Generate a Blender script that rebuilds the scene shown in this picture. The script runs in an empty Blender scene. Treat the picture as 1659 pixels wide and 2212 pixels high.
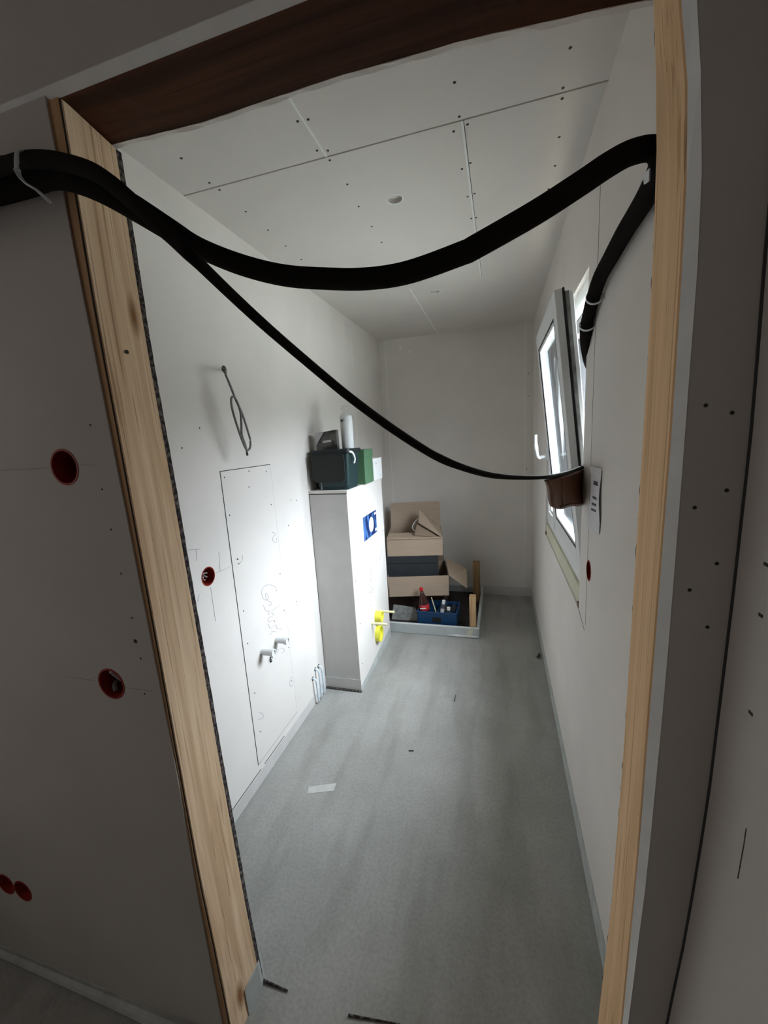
import bpy, bmesh, math, random
from mathutils import Vector, Matrix
random.seed(7)
SC = bpy.context.scene
COL = SC.collection

# ---------------------------------------------------------------- camera
cam_d = bpy.data.cameras.new('camera')
cam_d.sensor_fit = 'HORIZONTAL'; cam_d.sensor_width = 36.0
cam_d.lens = 869.163 / 1659.0 * 36.0
cam_d.clip_start = 0.01; cam_d.clip_end = 200
cam = bpy.data.objects.new('camera', cam_d); COL.objects.link(cam)
RR = ((0.96075, -0.27735, 0.00592), (0.27132, 0.94388, 0.18835), (-0.05783, -0.17935, 0.98208))
cam.matrix_world = Matrix(((RR[0][0], RR[0][2], -RR[0][1], 1.06091),
                           (RR[1][0], RR[1][2], -RR[1][1], -0.91672),
                           (RR[2][0], RR[2][2], -RR[2][1], 1.52266),
                           (0, 0, 0, 1)))
SC.camera = cam

# ---------------------------------------------------------------- world, light, exposure
wd = bpy.data.worlds.new('overcast_sky'); SC.world = wd; wd.use_nodes = True
nt = wd.node_tree; nt.nodes.clear()
tc = nt.nodes.new('ShaderNodeTexCoord'); sx = nt.nodes.new('ShaderNodeSeparateXYZ')
rp = nt.nodes.new('ShaderNodeValToRGB'); bg = nt.nodes.new('ShaderNodeBackground'); wo = nt.nodes.new('ShaderNodeOutputWorld')
nt.links.new(tc.outputs['Generated'], sx.inputs[0]); nt.links.new(sx.outputs['Z'], rp.inputs[0])
nt.links.new(rp.outputs[0], bg.inputs[0]); nt.links.new(bg.outputs[0], wo.inputs[0])
e = rp.color_ramp.elements
e[0].position = 0.0; e[0].color = (0.022, 0.022, 0.022, 1)
e[1].position = 0.10; e[1].color = (0.030, 0.030, 0.030, 1)
for pos, v in ((.15, .22), (.22, .62), (.5, 1.05), (1.0, 1.6)):
    k = e.new(pos); k.color = (.91 * v, .96 * v, 1.02 * v, 1)
bg.inputs[1].default_value = 47.0

def area(name, loc, rot, sx_, sy_, power, color, portal=False):
    l = bpy.data.lights.new(name, 'AREA'); l.shape = 'RECTANGLE'; l.size = sx_; l.size_y = sy_
    l.energy = power; l.color = color
    o = bpy.data.objects.new(name, l); COL.objects.link(o); o.location = loc; o.rotation_euler = rot
    if portal: l.cycles.is_portal = True
    return o
# sampling portal in the window opening (emits nothing itself), pointing into the room
area('window_portal', (1.60, 1.185, 1.445), (0, math.radians(90), 0), 1.16, 1.15, 1, (1, 1, 1), portal=True)
# unseen area light added on the hallway's left side to brighten the corridor
area('hallway_fill_light', (-.93, -1.3, 1.5), (math.radians(90), 0, math.radians(-90)), 1.2, 1.6, 4.3, (1.0, 0.96, 0.93))

vs = SC.view_settings
vs.view_transform = 'Standard'; vs.look = 'None'; vs.gamma = 1.0; vs.use_curve_mapping = False
vs.exposure = 0.0
SC.cycles.use_denoising = True
SC.cycles.max_bounces = 12; SC.cycles.diffuse_bounces = 8; SC.cycles.transparent_max_bounces = 12
SC.cycles.caustics_reflective = False; SC.cycles.caustics_refractive = False

# ---------------------------------------------------------------- materials
def mat(name, col, rough=0.8, noise=0.0, nscale=6.0, spec=0.3, bump=0.0, bscale=60.0, metal=0.0, col2=None, stretch=(1, 1, 1), contrast=(0.3, 0.7)):
    m = bpy.data.materials.new(name); m.use_nodes = True
    t = m.node_tree; b = t.nodes['Principled BSDF']
    b.inputs['Base Color'].default_value = (*col, 1); b.inputs['Roughness'].default_value = rough
    b.inputs['Specular IOR Level'].default_value = spec; b.inputs['Metallic'].default_value = metal
    tcn = t.nodes.new('ShaderNodeTexCoord'); mp = t.nodes.new('ShaderNodeMapping'); mp.inputs['Scale'].default_value = stretch
    t.links.new(tcn.outputs['Object'], mp.inputs[0])
    if noise or col2:
        n = t.nodes.new('ShaderNodeTexNoise'); n.inputs['Scale'].default_value = nscale; n.inputs['Detail'].default_value = 6
        t.links.new(mp.outputs[0], n.inputs['Vector'])
        r = t.nodes.new('ShaderNodeValToRGB'); r.color_ramp.elements[0].position = contrast[0]; r.color_ramp.elements[1].position = contrast[1]
        c2 = col2 if col2 else tuple(c * (1 - noise) for c in col)
        r.color_ramp.elements[0].color = (*c2, 1); r.color_ramp.elements[1].color = (*col, 1)
        t.links.new(n.outputs['Fac'], r.inputs[0]); t.links.new(r.outputs[0], b.inputs['Base Color'])
    if bump:
        n2 = t.nodes.new('ShaderNodeTexNoise'); n2.inputs['Scale'].default_value = bscale; n2.inputs['Detail'].default_value = 4
        t.links.new(mp.outputs[0], n2.inputs['Vector'])
        bp = t.nodes.new('ShaderNodeBump'); bp.inputs['Strength'].default_value = bump; bp.inputs['Distance'].default_value = 0.01
        t.links.new(n2.outputs['Fac'], bp.inputs['Height']); t.links.new(bp.outputs[0], b.inputs['Normal'])
    return m

def wood(name, light, dark, axis='z', knots=True, rough=0.7):
    m = bpy.data.materials.new(name); m.use_nodes = True
    t = m.node_tree; b = t.nodes['Principled BSDF']; b.inputs['Roughness'].default_value = rough
    b.inputs['Specular IOR Level'].default_value = 0.12
    L = t.links.new; N = t.nodes.new
    tcn = N('ShaderNodeTexCoord'); mp = N('ShaderNodeMapping')
    s = {'z': (38, 38, 1.3), 'x': (1.3, 38, 38), 'y': (38, 1.3, 38)}[axis]
    mp.inputs['Scale'].default_value = s
    L(tcn.outputs['Object'], mp.inputs[0])
    n = N('ShaderNodeTexNoise'); n.inputs['Scale'].default_value = 1.0; n.inputs['Detail'].default_value = 5; n.inputs['Distortion'].default_value = 0.6
    L(mp.outputs[0], n.inputs['Vector'])
    r = N('ShaderNodeValToRGB'); r.color_ramp.elements[0].position = .36; r.color_ramp.elements[1].position = .62
    r.color_ramp.elements[0].color = (*dark, 1); r.color_ramp.elements[1].color = (*light, 1)
    L(n.outputs['Fac'], r.inputs[0])
    out = r.outputs[0]
    # fine dark grain lines
    mp3 = N('ShaderNodeMapping'); mp3.inputs['Scale'].default_value = tuple(v * 4 if v > 2 else v * 1.5 for v in s)
    L(tcn.outputs['Object'], mp3.inputs[0])
    n3 = N('ShaderNodeTexNoise'); n3.inputs['Scale'].default_value = 1.0; n3.inputs['Detail'].default_value = 2
    L(mp3.outputs[0], n3.inputs['Vector'])
    r3 = N('ShaderNodeValToRGB'); r3.color_ramp.elements[0].position = .30; r3.color_ramp.elements[1].position = .42
    r3.color_ramp.elements[0].color = (.55, .48, .42, 1); r3.color_ramp.elements[1].color = (1, 1, 1, 1)
    L(n3.outputs['Fac'], r3.inputs[0])
    mx = N('ShaderNodeMix'); mx.data_type = 'RGBA'; mx.blend_type = 'MULTIPLY'; mx.inputs[0].default_value = .8
    L(out, mx.inputs[6]); L(r3.outputs[0], mx.inputs[7]); out = mx.outputs[2]
    if knots:
        mp2 = N('ShaderNodeMapping'); mp2.inputs['Scale'].default_value = {'z': (9, 9, 3.2), 'x': (3.2, 9, 9), 'y': (9, 3.2, 9)}[axis]
        L(tcn.outputs['Object'], mp2.inputs[0])
        v = N('ShaderNodeTexVoronoi'); v.inputs['Scale'].default_value = 1.0
        L(mp2.outputs[0], v.inputs['Vector'])
        r2 = N('ShaderNodeValToRGB'); r2.color_ramp.elements[0].position = .05; r2.color_ramp.elements[1].position = .17
        r2.color_ramp.elements[0].color = (.38, .25, .16, 1); r2.color_ramp.elements[1].color = (1, 1, 1, 1)
        L(v.outputs['Distance'], r2.inputs[0])
        m2 = N('ShaderNodeMix'); m2.data_type = 'RGBA'; m2.blend_type = 'MULTIPLY'; m2.inputs[0].default_value = 1
        L(out, m2.inputs[6]); L(r2.outputs[0], m2.inputs[7]); out = m2.outputs[2]
    L(out, b.inputs['Base Color'])
    return m

M = {}
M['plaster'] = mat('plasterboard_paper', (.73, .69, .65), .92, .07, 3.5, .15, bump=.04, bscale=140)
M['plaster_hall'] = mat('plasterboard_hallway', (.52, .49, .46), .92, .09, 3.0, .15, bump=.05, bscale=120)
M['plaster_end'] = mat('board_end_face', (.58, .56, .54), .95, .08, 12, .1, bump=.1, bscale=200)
M['ceiling'] = mat('ceiling_board', (.67, .635, .60), .92, .06, 2.5, .15, bump=.04, bscale=140)
M['tape'] = mat('joint_filler', (.82, .83, .82), .9, .08, 25, .15)
M['tape_grey'] = mat('sealing_tape', (.52, .54, .52), .9, .25, 18, .15)
M['gap'] = mat('dark_gap', (.05, .05, .048), .95)
M['torn'] = mat('torn_board_edge', (.22, .19, .17), .95, col2=(.025, .020, .020), nscale=120, contrast=(.45, .70))
M['wood_l'] = wood('spruce_left', (.90, .68, .46), (.68, .46, .28))
M['wood_r'] = wood('spruce_right', (.82, .56, .33), (.72, .47, .26), knots=False)
M['wood_dark'] = wood('dark_header_timber', (.072, .026, .011), (.034, .012, .005), axis='x', knots=False)
M['wood_batten'] = wood('batten_edge_wood', (.50, .31, .17), (.36, .21, .11), knots=False)
M['wood_board'] = wood('timber_offcut', (.60, .40, .22), (.42, .26, .13))
M['wood_brown'] = wood('brown_timber', (.30, .19, .09), (.20, .12, .06), knots=False)
M['screw'] = mat('screw_black', (.03, .03, .03), .6)
M['pencil'] = mat('pencil_grey', (.34, .35, .37), .9)
M['black'] = mat('black_foam', (.015, .013, .012), .95, .2, 40, .04, bump=.05, bscale=80)
M['blackthin'] = mat('black_rubber', (.014, .012, .011), .8, .2, 40, .08)
M['zip'] = mat('white_clip', (.75, .78, .80), .4, spec=.5)
M['brown'] = mat('brown_film', (.17, .075, .042), .4, .25, 12, .5)
M['pvc'] = mat('white_pvc', (.80, .82, .82), .35, spec=.5)
M['pvc_grey'] = mat('window_hardware', (.36, .36, .34), .5, .5, 30, .4)
M['pane_dimmer'] = mat('pane_dimming_profile', (.045, .048, .052), .6)  # dark colour for added outer window parts that dim the pane
M['gasket'] = mat('rubber_gasket', (.02, .02, .02), .6)
M['cream'] = mat('cream_sill', (.62, .60, .47), .8, .08, 10)
M['red'] = mat('red_box_plastic', (.30, .022, .010), .55, .3, 30)
M['reddark'] = mat('red_box_inside', (.22, .018, .010), .7, .5, 40)
M['cable'] = mat('grey_cable', (.20, .20, .19), .5)
M['wire'] = mat('grey_wire', (.45, .44, .42), .5)
M['pipe'] = mat('white_pipe', (.70, .72, .73), .4, spec=.4)
M['yellow'] = mat('yellow_plastic', (.80, .76, .08), .45, spec=.4)
M['yellowpale'] = mat('pale_yellow_rod', (.78, .74, .45), .5)
M['caddy'] = mat('dark_green_plastic', (.012, .036, .038), .45, .1, 10, .4)
M['caddy_lid'] = mat('dark_lid_plastic', (.012, .018, .022), .5, .1, 10, .4)
M['green'] = mat('green_card', (.09, .19, .10), .7, .12, 8)
M['whitecard'] = mat('white_card', (.80, .80, .80), .7, .04, 8)
M['card'] = mat('cardboard', (.41, .315, .235), .9, .1, 7, .1, stretch=(1, 1, 6))
M['carddark'] = mat('cardboard_inside', (.30, .22, .16), .95, .15, 7, .1)
M['darkbox'] = mat('dark_brown_board', (.075, .048, .038), .9, .35, 9)
M['blackbox'] = mat('charcoal_box', (.030, .032, .036), .7, .2, 12)
M['traygrey'] = mat('tray_film_grey', (.50, .53, .53), .55, .12, 12, .4)
M['trayfloor'] = mat('tray_dark_floor', (.05, .042, .036), .8, .5, 6)
M['blue'] = mat('blue_crate', (.012, .055, .14), .45, .15, 12, .4)
M['cola'] = mat('dark_cola', (.035, .008, .008), .15, spec=.6)
M['redcap'] = mat('red_cap', (.50, .02, .02), .4)
M['redlabel'] = mat('red_label', (.50, .03, .035), .5)
M['print_blue'] = mat('blue_print', (.006, .025, .12), .5, col2=(.06, .17, .42), nscale=9, contrast=(.45, .52), stretch=(1, 3, 1))
M['paper'] = mat('white_paper', (.72, .71, .74), .8)
M['ink'] = mat('dark_ink', (.10, .10, .12), .8)
M['package'] = mat('black_package', (.022, .021, .020), .6, col2=(.09, .085, .075), nscale=22, contrast=(.45, .6))
M['packgrey'] = mat('grey_package', (.40, .39, .38), .5)
M['blueish'] = mat('pale_blue_plastic', (.66, .75, .82), .4)
M['steel'] = mat('bright_metal', (.7, .7, .7), .3, metal=.8)
M['reveal'] = mat('reveal_dimmer', (.060, .064, .070), .8, .3, 10)  # dark lining colour, keeps the view through the pane from glaring
M['ground'] = mat('outside_ground', (.22, .22, .20), .95, .2, 2)

# floor: dusty screed with smears
def floor_mat():
    m = bpy.data.materials.new('dusty_screed'); m.use_nodes = True
    t = m.node_tree; b = t.nodes['Principled BSDF']; L = t.links.new; N = t.nodes.new
    b.inputs['Roughness'].default_value = .62; b.inputs['Specular IOR Level'].default_value = .35
    tcn = N('ShaderNodeTexCoord')
    n1 = N('ShaderNodeTexNoise'); n1.inputs['Scale'].default_value = 2.4; n1.inputs['Detail'].default_value = 9; n1.inputs['Roughness'].default_value = .65
    L(tcn.outputs['Object'], n1.inputs['Vector'])
    r1 = N('ShaderNodeValToRGB'); r1.color_ramp.elements[0].position = .3; r1.color_ramp.elements[1].position = .7
    r1.color_ramp.elements[0].color = (.300, .297, .277, 1); r1.color_ramp.elements[1].color = (.405, .400, .376, 1)
    L(n1.outputs['Fac'], r1.inputs[0])
    mp = N('ShaderNodeMapping'); mp.inputs['Scale'].default_value = (9, 1.6, 1); mp.inputs['Rotation'].default_value = (0, 0, .22)
    L(tcn.outputs['Object'], mp.inputs[0])
    n2 = N('ShaderNodeTexNoise'); n2.inputs['Scale'].default_value = 1.0; n2.inputs['Detail'].default_value = 6
    L(mp.outputs[0], n2.inputs['Vector'])
    r2 = N('ShaderNodeValToRGB'); r2.color_ramp.elements[0].position = .34; r2.color_ramp.elements[1].position = .5
    r2.color_ramp.elements[0].color = (.80, .80, .79, 1); r2.color_ramp.elements[1].color = (1, 1, 1, 1)
    L(n2.outputs['Fac'], r2.inputs[0])
    mx = N('ShaderNodeMix'); mx.data_type = 'RGBA'; mx.blend_type = 'MULTIPLY'; mx.inputs[0].default_value = .8
    L(r1.outputs[0], mx.inputs[6]); L(r2.outputs[0], mx.inputs[7])
    n3 = N('ShaderNodeTexNoise'); n3.inputs['Scale'].default_value = 90; n3.inputs['Detail'].default_value = 3
    L(tcn.outputs['Object'], n3.inputs['Vector'])
    r3 = N('ShaderNodeValToRGB'); r3.color_ramp.elements[0].position = .3; r3.color_ramp.elements[1].position = .6
    r3.color_ramp.elements[0].color = (.86, .86, .85, 1); r3.color_ramp.elements[1].color = (1, 1, 1, 1)
    L(n3.outputs['Fac'], r3.inputs[0])
    m2 = N('ShaderNodeMix'); m2.data_type = 'RGBA'; m2.blend_type = 'MULTIPLY'; m2.inputs[0].default_value = 1
    L(mx.outputs[2], m2.inputs[6]); L(r3.outputs[0], m2.inputs[7]); L(m2.outputs[2], b.inputs['Base Color'])
    bp = N('ShaderNodeBump'); bp.inputs['Strength'].default_value = .12; bp.inputs['Distance'].default_value = .01
    L(n3.outputs['Fac'], bp.inputs['Height']); L(bp.outputs[0], b.inputs['Normal'])
    return m
M['floor'] = floor_mat()

def glassy(name, tint, ior=5.0, rough=.04, milk=(.5, .55, .58), milky=.1):
    m = bpy.data.materials.new(name); m.use_nodes = True
    t = m.node_tree; t.nodes.clear(); N = t.nodes.new; L = t.links.new
    o = N('ShaderNodeOutputMaterial'); tr = N('ShaderNodeBsdfTransparent'); tr.inputs[0].default_value = (*tint, 1)
    gl = N('ShaderNodeBsdfGlossy'); gl.inputs['Roughness'].default_value = rough
    df = N('ShaderNodeBsdfDiffuse'); df.inputs[0].default_value = (*milk, 1)
    lw = N('ShaderNodeLayerWeight'); lw.inputs['Blend'].default_value = .5
    pw = N('ShaderNodeMath'); pw.operation = 'POWER'; pw.inputs[1].default_value = ior
    L(lw.outputs['Facing'], pw.inputs[0])
    fr = N('ShaderNodeMath'); fr.operation = 'MULTIPLY_ADD'; fr.inputs[1].default_value = .92; fr.inputs[2].default_value = .03; L(pw.outputs[0], fr.inputs[0])
    n = N('ShaderNodeTexNoise'); n.inputs['Scale'].default_value = 7; n.inputs['Detail'].default_value = 5
    r = N('ShaderNodeValToRGB'); r.color_ramp.elements[0].position = .4; r.color_ramp.elements[1].position = .65
    r.color_ramp.elements[0].color = (milky * .3,) * 3 + (1,); r.color_ramp.elements[1].color = (milky * 2,) * 3 + (1,)
    L(n.outputs['Fac'], r.inputs[0])
    m0 = N('ShaderNodeMixShader'); L(r.outputs[0], m0.inputs[0]); L(tr.outputs[0], m0.inputs[1]); L(df.outputs[0], m0.inputs[2])
    m1 = N('ShaderNodeMixShader'); L(fr.outputs[0], m1.inputs[0])
    L(m0.outputs[0], m1.inputs[1]); L(gl.outputs[0], m1.inputs[2]); L(m1.outputs[0], o.inputs[0])
    return m
M['glass'] = glassy('window_glass', (.93, .96, .98), ior=3.2, milky=.04)
M['film'] = glassy('clear_film', (.97, .98, .98), 5.0, .15, (.8, .8, .8), milky=.06)

# ---------------------------------------------------------------- helpers
def link(name, bm, m, parent=None, smooth=False, loc=None):
    bmesh.ops.recalc_face_normals(bm, faces=bm.faces[:])
    me = bpy.data.meshes.new(name); bm.to_mesh(me); bm.free()
    for mm in (m if isinstance(m, (list, tuple)) else [m]): me.materials.append(mm)
    if smooth:
        for p in me.polygons: p.use_smooth = True
    o = bpy.data.objects.new(name, me); COL.objects.link(o)
    if parent: o.parent = parent
    if loc: o.location = loc
    return o

def tag(o, label=None, cat=None, group=None, kind=None):
    if label: o['label'] = label
    if cat: o['category'] = cat
    if group: o['group'] = group
    if kind: o['kind'] = kind
    return o

def thing(name, label, cat, loc=(0, 0, 0), rz=0, group=None):
    o = bpy.data.objects.new(name, None); COL.objects.link(o)
    o.location = loc; o.rotation_euler = (0, 0, rz); o.empty_display_size = .05
    return tag(o, label, cat, group)

def box(bm, x0, x1, y0, y1, z0, z1, mi=0, bev=0):
    r = bmesh.ops.create_cube(bm, size=1)
    bmesh.ops.scale(bm, vec=(x1 - x0, y1 - y0, z1 - z0), verts=r['verts'])
    bmesh.ops.translate(bm, vec=((x0 + x1) / 2, (y0 + y1) / 2, (z0 + z1) / 2), verts=r['verts'])
    fs = set(f for v in r['verts'] for f in v.link_faces)
    for f in fs: f.material_index = mi
    if bev:
        es = set(e for v in r['verts'] for e in v.link_edges)
        bmesh.ops.bevel(bm, geom=list(es), offset=bev, segments=2, affect='EDGES', profile=.5)

def B(*a, **k):
    bm = bmesh.new(); box(bm, *a, **k); return bm

def cyl(bm, p0, p1, r0, r1=None, seg=20, caps=True):
    r1 = r0 if r1 is None else r1
    p0 = Vector(p0); p1 = Vector(p1); d = (p1 - p0)
    q = d.to_track_quat('Z', 'Y').to_matrix().to_4x4()
    r = bmesh.ops.create_cone(bm, cap_ends=caps, segments=seg, radius1=r0, radius2=r1, depth=d.length,
                              matrix=Matrix.Translation((p0 + p1) / 2) @ q)
    return r

def ring(bm, c, axis, r_in, r_out, depth, seg=28):
    """annulus with depth along axis from c"""
    a = Vector(axis).normalized(); q = a.to_track_quat('Z', 'Y').to_matrix()
    rows = []
    for rr, dd in ((r_in, 0), (r_out, 0), (r_out, depth), (r_in, depth)):
        rows.append([bm.verts.new(Vector(c) + q @ Vector((rr * math.cos(2 * math.pi * i / seg), rr * math.sin(2 * math.pi * i / seg), dd))) for i in range(seg)])
    for k in range(4):
        a_, b_ = rows[k], rows[(k + 1) % 4]
        for i in range(seg):
            bm.faces.new((a_[i], a_[(i + 1) % seg], b_[(i + 1) % seg], b_[i]))

def lathe(bm, c, prof, seg=24, axis=(0, 0, 1)):
    q = Vector(axis).normalized().to_track_quat('Z', 'Y').to_matrix(); rows = []
    for r, h in prof:
        rows.append([bm.verts.new(Vector(c) + q @ Vector((max(r, 1e-5) * math.cos(2 * math.pi * i / seg), max(r, 1e-5) * math.sin(2 * math.pi * i / seg), h))) for i in range(seg)])
    for a_, b_ in zip(rows, rows[1:]):
        for i in range(seg):
            bm.faces.new((a_[i], a_[(i + 1) % seg], b_[(i + 1) % seg], b_[i]))
    bm.faces.new(rows[0][::-1]); bm.faces.new(rows[-1])

def spline(pts, n=6):
    out = []; P = [pts[0]] + list(pts) + [pts[-1]]
    for i in range(1, len(P) - 2):
        for j in range(n):
            t = j / n
            out.append(tuple(.5 * ((2 * P[i][k]) + (-P[i - 1][k] + P[i + 1][k]) * t + (2 * P[i - 1][k] - 5 * P[i][k] + 4 * P[i + 1][k] - P[i + 2][k]) * t * t
                       + (-P[i - 1][k] + 3 * P[i][k] - 3 * P[i + 1][k] + P[i + 2][k]) * t ** 3) for k in range(len(pts[0]))))
    out.append(tuple(pts[-1])); return out

def sweep(bm, pts, ra, rb=None, seg=14, up=(0, 0, 1), n=6):
    """pts with per-point radii ra (across) and rb (along up) -> elliptical tube"""
    rb = rb or ra
    ra = ra if isinstance(ra, (list, tuple)) else [ra] * len(pts)
    rb = rb if isinstance(rb, (list, tuple)) else [rb] * len(pts)
    S = spline([(*p, a, b) for p, a, b in zip(pts, ra, rb)], n)
    rows = []
    for i, s in enumerate(S):
        p = Vector(s[:3]); a = Vector(S[max(i - 1, 0)][:3]); c = Vector(S[min(i + 1, len(S) - 1)][:3])
        t = (c - a).normalized(); side = t.cross(Vector(up))
        if side.length < 1e-3: side = t.cross(Vector((1, 0, 0)))
        side.normalize(); u = side.cross(t).normalized()
        rows.append([bm.verts.new(p + side * s[3] * math.cos(2 * math.pi * k / seg) + u * s[4] * math.sin(2 * math.pi * k / seg)) for k in range(seg)])
    for a_, b_ in zip(rows, rows[1:]):
        for k in range(seg):
            bm.faces.new((a_[k], a_[(k + 1) % seg], b_[(k + 1) % seg], b_[k]))
    bm.faces.new(rows[0][::-1]); bm.faces.new(rows[-1])

def prism(bm, pts, thick_vec):
    """planar polygon extruded by vector"""
    a = [bm.verts.new(p) for p in pts]; b = [bm.verts.new(Vector(p) + Vector(thick_vec)) for p in pts]
    bm.faces.new(a); bm.faces.new(b[::-1]); n = len(pts)
    for i in range(n): bm.faces.new((a[i], a[(i + 1) % n], b[(i + 1) % n], b[i]))

def loft(bm, sections):
    rows = [[bm.verts.new(p) for p in s] for s in sections]
    n = len(rows[0])
    for a_, b_ in zip(rows, rows[1:]):
        for i in range(n): bm.faces.new((a_[i], a_[(i + 1) % n], b_[(i + 1) % n], b_[i]))
    bm.faces.new(rows[0][::-1]); bm.faces.new(rows[-1])

def cut(o, cutter_bms):
    bm = bmesh.new()
    for c in cutter_bms:
        bmesh.ops.recalc_face_normals(c, faces=c.faces[:])
        me = bpy.data.meshes.new('c'); c.to_mesh(me); c.free(); bm.from_mesh(me); bpy.data.meshes.remove(me)
    me = bpy.data.meshes.new('cutter'); bm.to_mesh(me); bm.free()
    co = bpy.data.objects.new('cutter', me); COL.objects.link(co)
    md = o.modifiers.new('b', 'BOOLEAN'); md.operation = 'DIFFERENCE'; md.solver = 'EXACT'; md.object = co
    bpy.context.view_layer.update()
    dg = bpy.context.evaluated_depsgraph_get()
    new = bpy.data.meshes.new_from_object(o.evaluated_get(dg))
    o.modifiers.clear(); o.data = new
    bpy.data.objects.remove(co); bpy.data.meshes.remove(me)

def interp(tab, z):
    if z <= tab[0][0]: return tab[0][1]
    for (a, va), (b, vb) in zip(tab, tab[1:]):
        if z <= b:
            t = (z - a) / (b - a); t = t * t * (3 - 2 * t) * .3 + t * .7
            return va + (vb - va) * t
    return tab[-1][1]

def C(p0, p1, r, seg=28):
    bm = bmesh.new(); cyl(bm, p0, p1, r, seg=seg); return bm

W, D, H = 1.337, 2.843, 2.4
YF, Y0, Y1, YI = -.306, -.300, -.180, -.160      # hallway face, timber front, timber back, inner face

# ---------------------------------------------------------------- the room shell
fl = tag(link('floor', B(-1.1, 1.75, -2.3, 2.95, -.08, 0), M['floor']), kind='structure')
ce = tag(link('ceiling', B(-1.1, 1.65, -2.3, 2.95, H, H + .08), M['ceiling']), kind='structure')
cut(ce, [B(-.01, W + .01, .432, .438, H - .01, H + .006),
         C((.689, .735, H - .02), (.689, .735, H + .014), .028), C((.681, 1.786, H - .02), (.681, 1.786, H + .014), .028)])
wl = tag(link('wall_left', B(-.10, 0, YI, D + .05, 0, H), M['plaster']), kind='structure')
cut(wl, [C((-.05, .292, 1.050), (.01, .292, 1.050), .036), C((-.04, .541, 1.832), (.01, .541, 1.832), .013)])
wb = tag(link('wall_back', B(-.1, 1.65, D, D + .1, 0, H), M['plaster']), kind='structure')
wr = tag(link('wall_right', B(W, 1.62, Y1 + .02, D + .05, 0, H), M['plaster']), kind='structure')
cut(wr, [B(W - .05, 1.7, .612, 1.762, .865, 2.023), C((W - .02, .465, 1.062), (W + .045, .465, 1.062), .034)])

# joints, tapes and screws on the boards
def strip(parent, name, m, *b): return link(name, B(*b), m, parent)
for x, y0, y1 in ((.545, Y1, .433), (.545, 1.66, D), (.963, .437, 1.66)):
    strip(ce, 'joint_strip', M['tape'], x - .0035, x + .0035, y0, y1, H - .0012, H)
strip(ce, 'joint_gap', M['gap'], .9668, .9684, .437, 1.66, H - .0010, H)
ceil_screws = [(.956, .301), (1.226, .301), (1.226, .418), (1.229, .455), (1.242, .611), (1.247, .754), (1.241, .89),
               (.528, .275), (.558, .279), (.529, .398), (.56, .41), (.548, .452), (.556, .587), (.548, .73), (.131, .28),
               (.129, .408), (.135, .452), (.139, .599), (.142, .749), (.936, .47), (.977, .457), (.957, .419), (.944, .653),
               (.973, .632), (.95, .825), (.976, .814), (.953, .99), (.973, .991), (.55, .89), (.55, 1.04), (.14, .90), (.14, 1.05), (.953, 1.2), (.973, 1.2), (1.24, 1.04)]
def screw_proto(ax):
    bm = bmesh.new(); c = (.0010, 0, 0) if ax == 'x' else ((0, -.0010, 0) if ax == 'y' else (0, 0, -.0010))
    cyl(bm, (0, 0, 0), c, .0042, .0036, 12)
    me = bpy.data.meshes.new('screw'); bm.to_mesh(me); bm.free(); me.materials.append(M['screw']); return me
SCREW = {a: screw_proto(a) for a in 'xyz'}
def screw(parent, ax, p, s=1.0):
    o = bpy.data.objects.new('screw', SCREW[ax]); COL.objects.link(o); o.location = p; o.scale = (s, s, s); o.parent = parent
for x, y in ceil_screws: screw(ce, 'z', (x, y, H))
for p in ((.035, .965, 1.233), (0, 1.024, 1.221), (0, .915, 1.107), (0, .254, 1.531), (0, .915, .684), (0, .355, 1.60)): screw(wl, 'x', (0, p[1], p[2]), .8)
for p in ((1.30, 1.993), (1.305, 1.808), (1.289, 1.187)): screw(wb, 'y', (p[0], D, p[1]))
# vertical board joints
strip(wl, 'joint_strip', M['tape'], 0, .0012, 2.09, 2.096, .3, H)
strip(wb, 'joint_strip', M['tape'], .055, .061, D - .0012, D, .02, H)
strip(wb, 'joint_strip', M['tape'], 1.268, 1.274, D - .0012, D, .09, H)
strip(wb, 'sealing_tape', M['plaster_end'], .9, W, D - .0015, D, 0, .085)
strip(wl, 'sealing_tape', M['plaster_end'], 0, .0015, Y1, 1.177, 0, .058)
strip(wl, 'joint_gap', M['gap'], 0, .0012, .20, .45, .064, .0672)
strip(wl, 'joint_gap', M['gap'], 0, .0012, .48, .66, .066, .0690)
bm = bmesh.new(); prism(bm, [(W - .002, -.16, 0), (W - .002, D, 0), (W - .002, D, .07), (W - .002, .8, .085), (W - .002, -.16, .10)], (.002, 0, 0)); link('sealing_tape', bm, M['tape_grey'], wr)
strip(wr, 'joint_gap', M['gap'], W - .0008, W, .486, .4875, 1.95, 2.20)
strip(wr, 'joint_gap', M['torn'], W - .0006, W, .488, .4892, .86, 1.95)
bm = bmesh.new(); prism(bm, [(W - .0008, .612, .866), (W - .0008, .50, .835), (W - .0008, .50, .8335), (W - .0008, .612, .8635)], (.0008, 0, 0)); link('joint_gap', bm, M['gap'], wr)
# torn patch on the back wall
for p in ((.202, 2.326, .012, .022), (.286, 2.277, .010, .012)):
    bm = bmesh.new(); prism(bm, [(p[0] + p[2] * math.cos(a * .9), D, p[1] + p[3] * math.sin(a * .9) * (1 + .2 * (a % 2))) for a in range(7)], (0, -.0012, 0)); link('filler_patch', bm, M['tape'], wb)
# ceiling downlight holes: pale rims
for y in (.735, 1.786):
    bm = bmesh.new(); ring(bm, (.689 if y < 1 else .681, y, H - .001), (0, 0, 1), .028, .0335, .004); link('hole_rim', bm, M['tape'], ce)
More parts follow.
